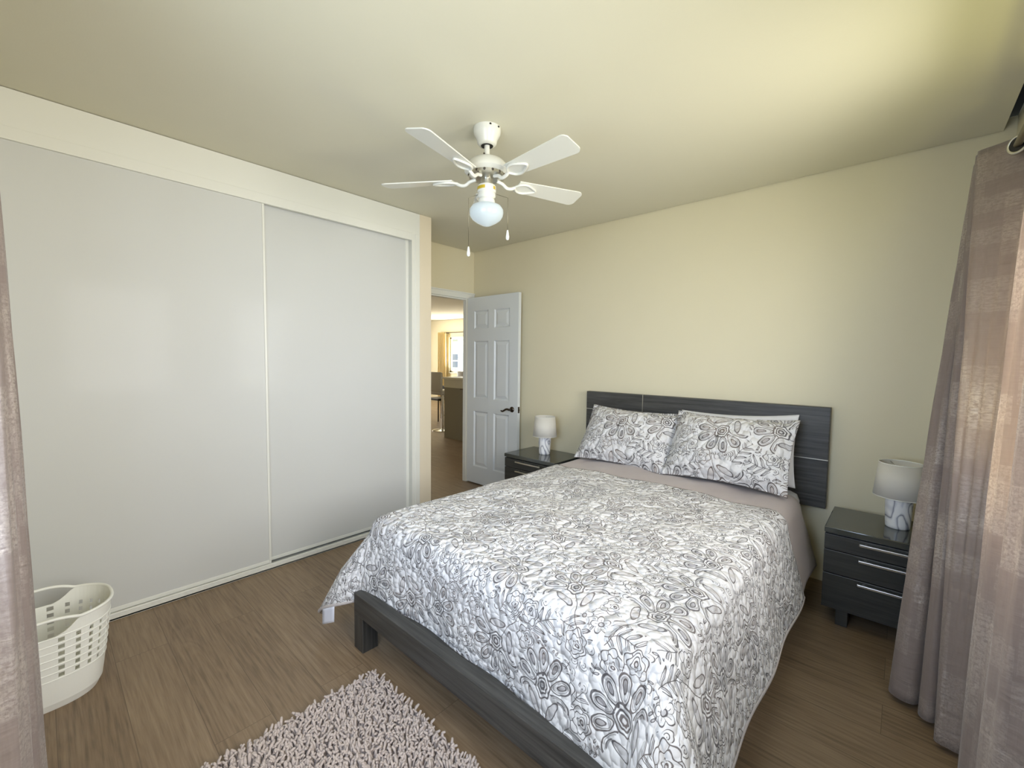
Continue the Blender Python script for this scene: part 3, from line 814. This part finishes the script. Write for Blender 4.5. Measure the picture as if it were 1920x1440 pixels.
# ---------------------------------------------------------------- ceiling fan
fan = thing('ceiling_fan', 'white five-blade ceiling fan with a lit glass globe', 'ceiling fan', (-1.56, 1.515, 2.44))
fx, fy = -1.56, 1.515
cn = put('canopy', lathe([(0.001, 2.4395), (0.067, 2.4395), (0.067, 2.425), (0.064, 2.41), (0.050, 2.385), (0.046, 2.368), (0.040, 2.360), (0.020, 2.358)], (fx, fy, 0), 48), 'fanwhite', fan, smooth=True, auto=50)
for a in (-0.55, 0.15):
    put('screw', box(fx+0.0665*math.cos(a)-0.004, fx+0.0665*math.cos(a)+0.004, fy+0.0665*math.sin(a)-0.004, fy+0.0665*math.sin(a)+0.004, 2.428, 2.434), 'black', cn)
put('rod_opening', lathe([(0.016, 2.3575), (0.030, 2.3575)], (fx, fy, 0), 24), 'black', cn)
put('downrod', tube([(fx, fy, 2.365), (fx, fy, 2.31)], 0.0135, 20), 'fanwhite', fan, smooth=True, auto=50)
mt = put('motor_housing', lathe([(0.014, 2.306), (0.022, 2.301), (0.055, 2.295), (0.084, 2.281), (0.101, 2.262), (0.109, 2.244), (0.109, 2.233), (0.097, 2.223), (0.086, 2.219)], (fx, fy, 0), 56), 'fanwhite', fan, smooth=True, auto=50)
def ball(p, r):
    b4 = bmesh.new(); bmesh.ops.create_icosphere(b4, subdivisions=2, radius=r, matrix=Matrix.Translation(p)); return b4
for k in range(14):
    a = 2*PI*k/14
    put('vent_hole', ball((fx+0.086*math.cos(a), fy+0.086*math.sin(a), 2.2150), 0.007), 'bronze', mt)
for k in range(4):
    a = 0.6+PI/2*k
    put('screw', ball((fx+0.066*math.cos(a), fy+0.066*math.sin(a), 2.293), 0.005), 'bronze', mt)
put('flywheel', lathe([(0.090, 2.222), (0.088, 2.208), (0.052, 2.200), (0.030, 2.198), (0.028, 2.155), (0.001, 2.155)], (fx, fy, 0), 40), 'nickel', fan, smooth=True, auto=40)
for k in range(5):
    a = math.radians(68.5+72*k); R = Matrix.Translation((fx, fy, 0)) @ Matrix.Rotation(a, 4, 'Z')
    def blade():
        outl = []
        L0, L1 = 0.165, 0.535
        for i in range(13):
            f = i/12; outl.append((L0+(L1-0.03-L0)*f, 0.044+0.018*f))
        for i in range(1, 8):
            q_ = PI/2*i/8; outl.append((L1-0.03+0.03*math.sin(q_), 0.062-0.03+0.03*math.cos(q_)))
        pts = outl+[(x, -y) for x, y in reversed(outl)]
        b3 = bmesh.new(); lo = [b3.verts.new((x, y, 2.193)) for x, y in pts]; hi = [b3.verts.new((x, y, 2.198)) for x, y in pts]
        b3.faces.new(list(reversed(lo))); b3.faces.new(hi)
        for i in range(len(pts)): b3.faces.new((lo[i], lo[(i+1) % len(pts)], hi[(i+1) % len(pts)], hi[i]))
        P = Matrix.Translation((0, 0, 2.195)) @ Matrix.Rotation(math.radians(-12), 4, 'X') @ Matrix.Translation((0, 0, -2.195))
        bmesh.ops.transform(b3, matrix=R @ P, verts=b3.verts); return b3
    bl = put('blade', blade(), 'fanwhite', fan)
    b3 = bmesh.new()
    add_tube(b3, catmull([(0.055, 0, 2.200), (0.085, 0, 2.192), (0.11, 0, 2.176), (0.135, 0, 2.178), (0.155, 0, 2.188)], 5), 0.0085, 10)
    lp_ = [(0.15, 0), (0.175, 0.028), (0.21, 0.035), (0.25, 0.018), (0.272, 0), (0.25, -0.018), (0.21, -0.035), (0.175, -0.028)]
    cl = catmull([(x, y, 2.188) for x, y in lp_+lp_[:1]], 5)[:-1]
    tl = math.tan(math.radians(-12))
    cl = [Vector((p.x, p.y, p.z+p.y*tl)) for p in cl]
    add_tube(b3, cl, 0.006, 8, closed=True)
    vs = [b3.verts.new((p.x, p.y, p.z+0.002)) for p in cl]; b3.faces.new(vs)
    bmesh.ops.transform(b3, matrix=R, verts=b3.verts)
    put('blade_bracket', b3, 'fanwhite', bl, smooth=True, auto=50)
lk_ = put('light_kit', lathe([(0.001, 2.170), (0.042, 2.168), (0.046, 2.162), (0.046, 2.138), (0.040, 2.134), (0.044, 2.126), (0.044, 2.116), (0.034, 2.108), (0.040, 2.100), (0.041, 2.092), (0.041, 2.082), (0.036, 2.078), (0.001, 2.078)], (fx, fy, 0), 44), 'fanwhite', fan, smooth=True, auto=40)
def patch(a0, a1, z0, z1, r):
    return grid(lambda u, v: Vector((fx+r*math.cos(a0+(a1-a0)*u), fy+r*math.sin(a0+(a1-a0)*u), z0+(z1-z0)*v)), 10, 1)
put('sticker', patch(-2.15, -0.95, 2.143, 2.158, 0.0467), 'sticker', lk_)
put('sticker', patch(0.0, 0.35, 2.143, 2.158, 0.0467), 'sticker', lk_)
put('globe', lathe([(0.038, 2.083), (0.050, 2.078), (0.073, 2.067), (0.0825, 2.051), (0.083, 2.036), (0.079, 2.020), (0.068, 2.005), (0.046, 1.990), (0.020, 1.977), (0.001, 1.973)], (fx, fy, 0), 56), 'globe', fan, smooth=True)
for (x, y, zt, zb) in ((-1.597, 1.470, 2.125, 1.872), (-1.500, 1.553, 2.125, 1.952)):
    pc = put('pull_chain', tube([(fx+(x-fx)*0.7, fy+(y-fy)*0.7, zt), (x+(x-fx)*0.5, y+(y-fy)*0.5, zt-0.02), (x+(x-fx)*0.5, y+(y-fy)*0.5, zb)], 0.0013, 6), 'rodmetal', fan, smooth=True)
    px, py = x+(x-fx)*0.5, y+(y-fy)*0.5
    put('pull_knob', lathe([(0.001, zb), (0.004, zb-0.002), (0.006, zb-0.018), (0.0085, zb-0.034), (0.007, zb-0.046), (0.001, zb-0.049)], (px, py, 0), 16), 'plastic', pc, smooth=True)

# ---------------------------------------------------------------- right window curtains and rod
rod = thing('curtain_rod', 'metal curtain rod along the top of the right wall', 'curtain rod', (0.275, 1.4, 2.148))
put('rod', tube([(0.275, 0.05, 2.148), (0.275, 3.0, 2.148)], 0.0125, 16), 'rodmetal', rod, smooth=True, auto=50)
put('finial', lathe([(0.001, -0.02), (0.022, -0.01), (0.024, 0.01), (0.001, 0.025)], (0.275, 3.0, 2.148), 16), 'rodmetal', rod, smooth=True)
for y in (0.12, 2.97): put('bracket', box(0.27, XR, y-0.008, y+0.008, 2.13, 2.146), 'rodmetal', rod)
def grommets(root, ys, ang):
    for y in ys:
        R = Matrix.Translation((0.275, y, 2.148)) @ Matrix.Rotation(ang, 4, 'Z') @ Matrix.Rotation(PI/2, 4, 'X')
        b2 = bmesh.new(); add_tube(b2, [(0.030*math.cos(2*PI*k/32), 0.030*math.sin(2*PI*k/32), 0) for k in range(32)], 0.006, 8, closed=True)
        bmesh.ops.transform(b2, matrix=R, verts=b2.verts); put('grommet', b2, 'nickel', root, smooth=True)
        b2 = bmesh.new(); vs = [b2.verts.new((0.027*math.cos(2*PI*k/32), 0.027*math.sin(2*PI*k/32), -0.0045)) for k in range(32)]; b2.faces.new(vs)
        vs = [b2.verts.new((0.027*math.cos(2*PI*k/32), 0.027*math.sin(2*PI*k/32), 0.0045)) for k in range(32)]; b2.faces.new(vs)
        bmesh.ops.transform(b2, matrix=R, verts=b2.verts); put('grommet_opening', b2, 'black', root)
cur = thing('curtain', 'taupe foil-print curtain beside the right nightstand, far side of the window', 'curtain', (0.2, 2.4, 0.02))
curtain('curtain_panel',
        [(0.335, 2.92), (0.205, 2.88), (0.20, 2.80), (0.33, 2.80), (0.335, 2.76), (0.200, 2.74), (0.195, 2.69), (0.30, 2.70), (0.325, 2.69), (0.186, 2.665), (0.250, 2.615), (0.335, 2.535), (0.338, 2.47), (0.30, 2.38)],
        [(0.24, 2.45), (0.022, 2.26), (0.085, 2.205), (0.165, 2.36), (0.19, 2.34), (0.102, 2.18), (0.138, 2.140), (0.215, 2.27), (0.225, 2.22), (0.140, 2.060), (0.175, 2.030), (0.215, 2.035), (0.27, 2.10), (0.29, 1.95)],
        2.205, 0.022, 'curtain', '', root=cur, easing=0.88, nz=70)
grommets(cur, [2.600, 2.50], math.atan2(-0.08, 0.085)+0.0)
cur2 = thing('curtain', 'taupe foil-print curtain nearest the camera at the lower right', 'curtain', (0.2, 1.15, 0.02))
curtain('curtain_panel',
        [(0.31, 1.62), (0.215, 1.55), (0.215, 1.50), (0.33, 1.44), (0.335, 1.38), (0.215, 1.32), (0.215, 1.27), (0.33, 1.22), (0.33, 1.15), (0.215, 1.10), (0.22, 1.04), (0.33, 1.0)],
        [(0.29, 1.70), (0.16, 1.62), (0.165, 1.52), (0.26, 1.45), (0.26, 1.36), (0.150, 1.32), (0.165, 1.22), (0.27, 1.20), (0.28, 1.10), (0.19, 1.05), (0.20, 0.98), (0.29, 0.95)],
        2.205, 0.022, 'curtain', '', root=cur2, nz=60)
grommets(cur2, [1.47, 1.35, 1.245, 1.13], math.atan2(-0.08, 0.085))

# near window curtain at the left edge of the picture
cur3 = thing('curtain', 'taupe foil-print curtain at the left edge, in front of the laundry basket', 'curtain', (-1.5, -0.1, 0.02))
curtain('curtain_panel',
        [(-1.32, -0.17), (-1.34, -0.072), (-1.40, -0.072), (-1.43, -0.17), (-1.47, -0.17), (-1.50, -0.070), (-1.56, -0.070), (-1.60, -0.17), (-1.64, -0.17), (-1.67, -0.072), (-1.73, -0.072), (-1.76, -0.17)],
        [(-1.26, -0.190), (-1.29, -0.052), (-1.37, -0.049), (-1.41, -0.177), (-1.45, -0.177), (-1.48, -0.035), (-1.57, -0.032), (-1.61, -0.177), (-1.66, -0.177), (-1.69, -0.037), (-1.77, -0.039), (-1.81, -0.190)],
        2.205, 0.022, 'curtain', '', root=cur3, nz=60)
rod2 = thing('curtain_rod', 'curtain rod carrying the taupe curtain at the left edge', 'curtain rod', (-0.7, -0.12, 2.148))
put('rod', tube([(-1.85, -0.11, 2.148), (0.15, -0.11, 2.148)], 0.0125, 16), 'rodmetal', rod2, smooth=True, auto=50)
for x in (-1.82, 0.12): put('bracket', box(x-0.008, x+0.008, YN, -0.105, 2.13, 2.146), 'rodmetal', rod2)

# ---------------------------------------------------------------- laundry basket
bk = thing('laundry_basket', 'white woven-look plastic laundry basket beside the closet', 'laundry basket', (-2.44, 0.0, 0))
BA = math.radians(91); BL, BS, BH = 0.193, 0.160, 0.340
bcx, bcy = -2.395, -0.022
def bpt(a, z, off=0.0):
    f = z/BH; s = 0.79+0.21*f**0.85
    if z < 0.03: s -= 0.05*(1-z/0.03)
    ce, se = math.cos(a), math.sin(a); e = 0.8
    u = math.copysign(abs(ce)**e, ce)*(BL*s+off); v = math.copysign(abs(se)**e, se)*(BS*s+off)
    return Vector((bcx+u*math.cos(BA)-v*math.sin(BA), bcy+u*math.sin(BA)+v*math.cos(BA), z))
def hump(a):   # handles in the middle of both long sides
    d = min(abs((a-PI/2+PI) % (2*PI)-PI), abs((a-3*PI/2+PI) % (2*PI)-PI))
    return d
NA = 78
def dip(a):    # the wall dips under each handle and the rim arches over it
    d = hump(a); return max(0.0, 1-(d/0.40)**2)
def basket_shell():
    bm = bmesh.new(); zs = [0.0, 0.006, 0.03, 0.07, 0.118]
    z = 0.118
    for k in range(6): zs += [z+0.011, z+0.0275]; z += 0.0275
    top = zs[-1]; zs += [top+(BH-0.002-top)*k/5 for k in range(1, 6)]
    nz = len(zs)
    def zz(a, q_): return q_ if q_ <= top else top+(q_-top)*(1-0.9*dip(a))
    V = [[bm.verts.new(bpt(2*PI*i/NA, zz(2*PI*i/NA, q_))) for q_ in zs] for i in range(NA)]
    for i in range(NA):
        for j in range(nz-1):
            zm = (zs[j]+zs[j+1])/2
            if (i % 3 == 0) and 0.118 < zm < top and (zs[j+1]-zs[j]) > 0.014: continue
            bm.faces.new((V[i][j], V[(i+1) % NA][j], V[(i+1) % NA][j+1], V[i][j+1]))
    bm.faces.new([V[i][0] for i in reversed(range(NA))])
    return bm
put('shell', basket_shell(), 'plastic', bk, smooth=False, solid=0.004)
put('band', (lambda b3: [add_tube(b3, [bpt(2*PI*i/NA, 0.118+0.0275*k+0.0055, 0.001) for i in range(NA)], 0.0033, 6, closed=True) for k in range(7)] and b3)(bmesh.new()), 'plastic', bk, smooth=True)
def rimz(a):
    d = hump(a); return BH+(0.020*math.cos(d/0.42*PI/2) if d < 0.42 else 0)
put('rim', tube([Vector((*bpt(2*PI*i/144, BH, 0.003).xy, rimz(2*PI*i/144))) for i in range(144)], 0.006, 8, closed=True), 'plastic', bk, smooth=True)

# ---------------------------------------------------------------- shag rug
rug = thing('rug', 'mauve-grey shaggy chenille rug on the floor at the foot of the bed', 'rug', (-1.05, 0.5, 0))
RX0, RX1, RY0, RY1 = -1.565, -0.55, 0.02, 0.895
put('backing', box(RX0+0.01, RX1-0.01, RY0+0.01, RY1-0.01, 0.0, 0.010), 'taupe', rug)
def pile():
    bm = bmesh.new(); st_ = 0.0108; rr = random.Random(3)
    nx, ny = int((RX1-RX0)/st_), int((RY1-RY0)/st_)
    for i in range(nx):
        for j in range(ny):
            x = RX0+(i+0.5+rr.uniform(-.4, .4))*st_; y = RY0+(j+0.5+rr.uniform(-.4, .4))*st_
            a = rr.uniform(0, 2*PI); l = rr.uniform(0.008, 0.019); h = rr.uniform(0.021, 0.034); r = rr.uniform(0.0048, 0.0064)
            p0 = Vector((x, y, 0.006)); d = Vector((math.cos(a), math.sin(a), 0))
            pts = [p0, p0+d*l*0.35+Vector((0, 0, h*0.75)), p0+d*l+Vector((0, 0, h))]
            sd = d.cross(Vector((0, 0, 1))); rings = []
            for k, (p, q_) in enumerate(zip(pts, (r*0.8, r, r*0.75))):
                n2 = (Vector((0, 0, 1)) if k else d*-1)
                rings.append([bm.verts.new(p+sd*q_*math.cos(m_*PI/2.5)+n2*q_*math.sin(m_*PI/2.5)) for m_ in range(5)])
            for A, B in zip(rings, rings[1:]):
                for k in range(5): bm.faces.new((A[k], A[(k+1) % 5], B[(k+1) % 5], B[k]))
            tip = bm.verts.new(pts[-1]+d*r*0.8)
            for k in range(5): bm.faces.new((rings[-1][k], rings[-1][(k+1) % 5], tip))
    return bm
pl = put('pile', pile(), 'rug', rug, smooth=True); pl['kind'] = 'stuff'
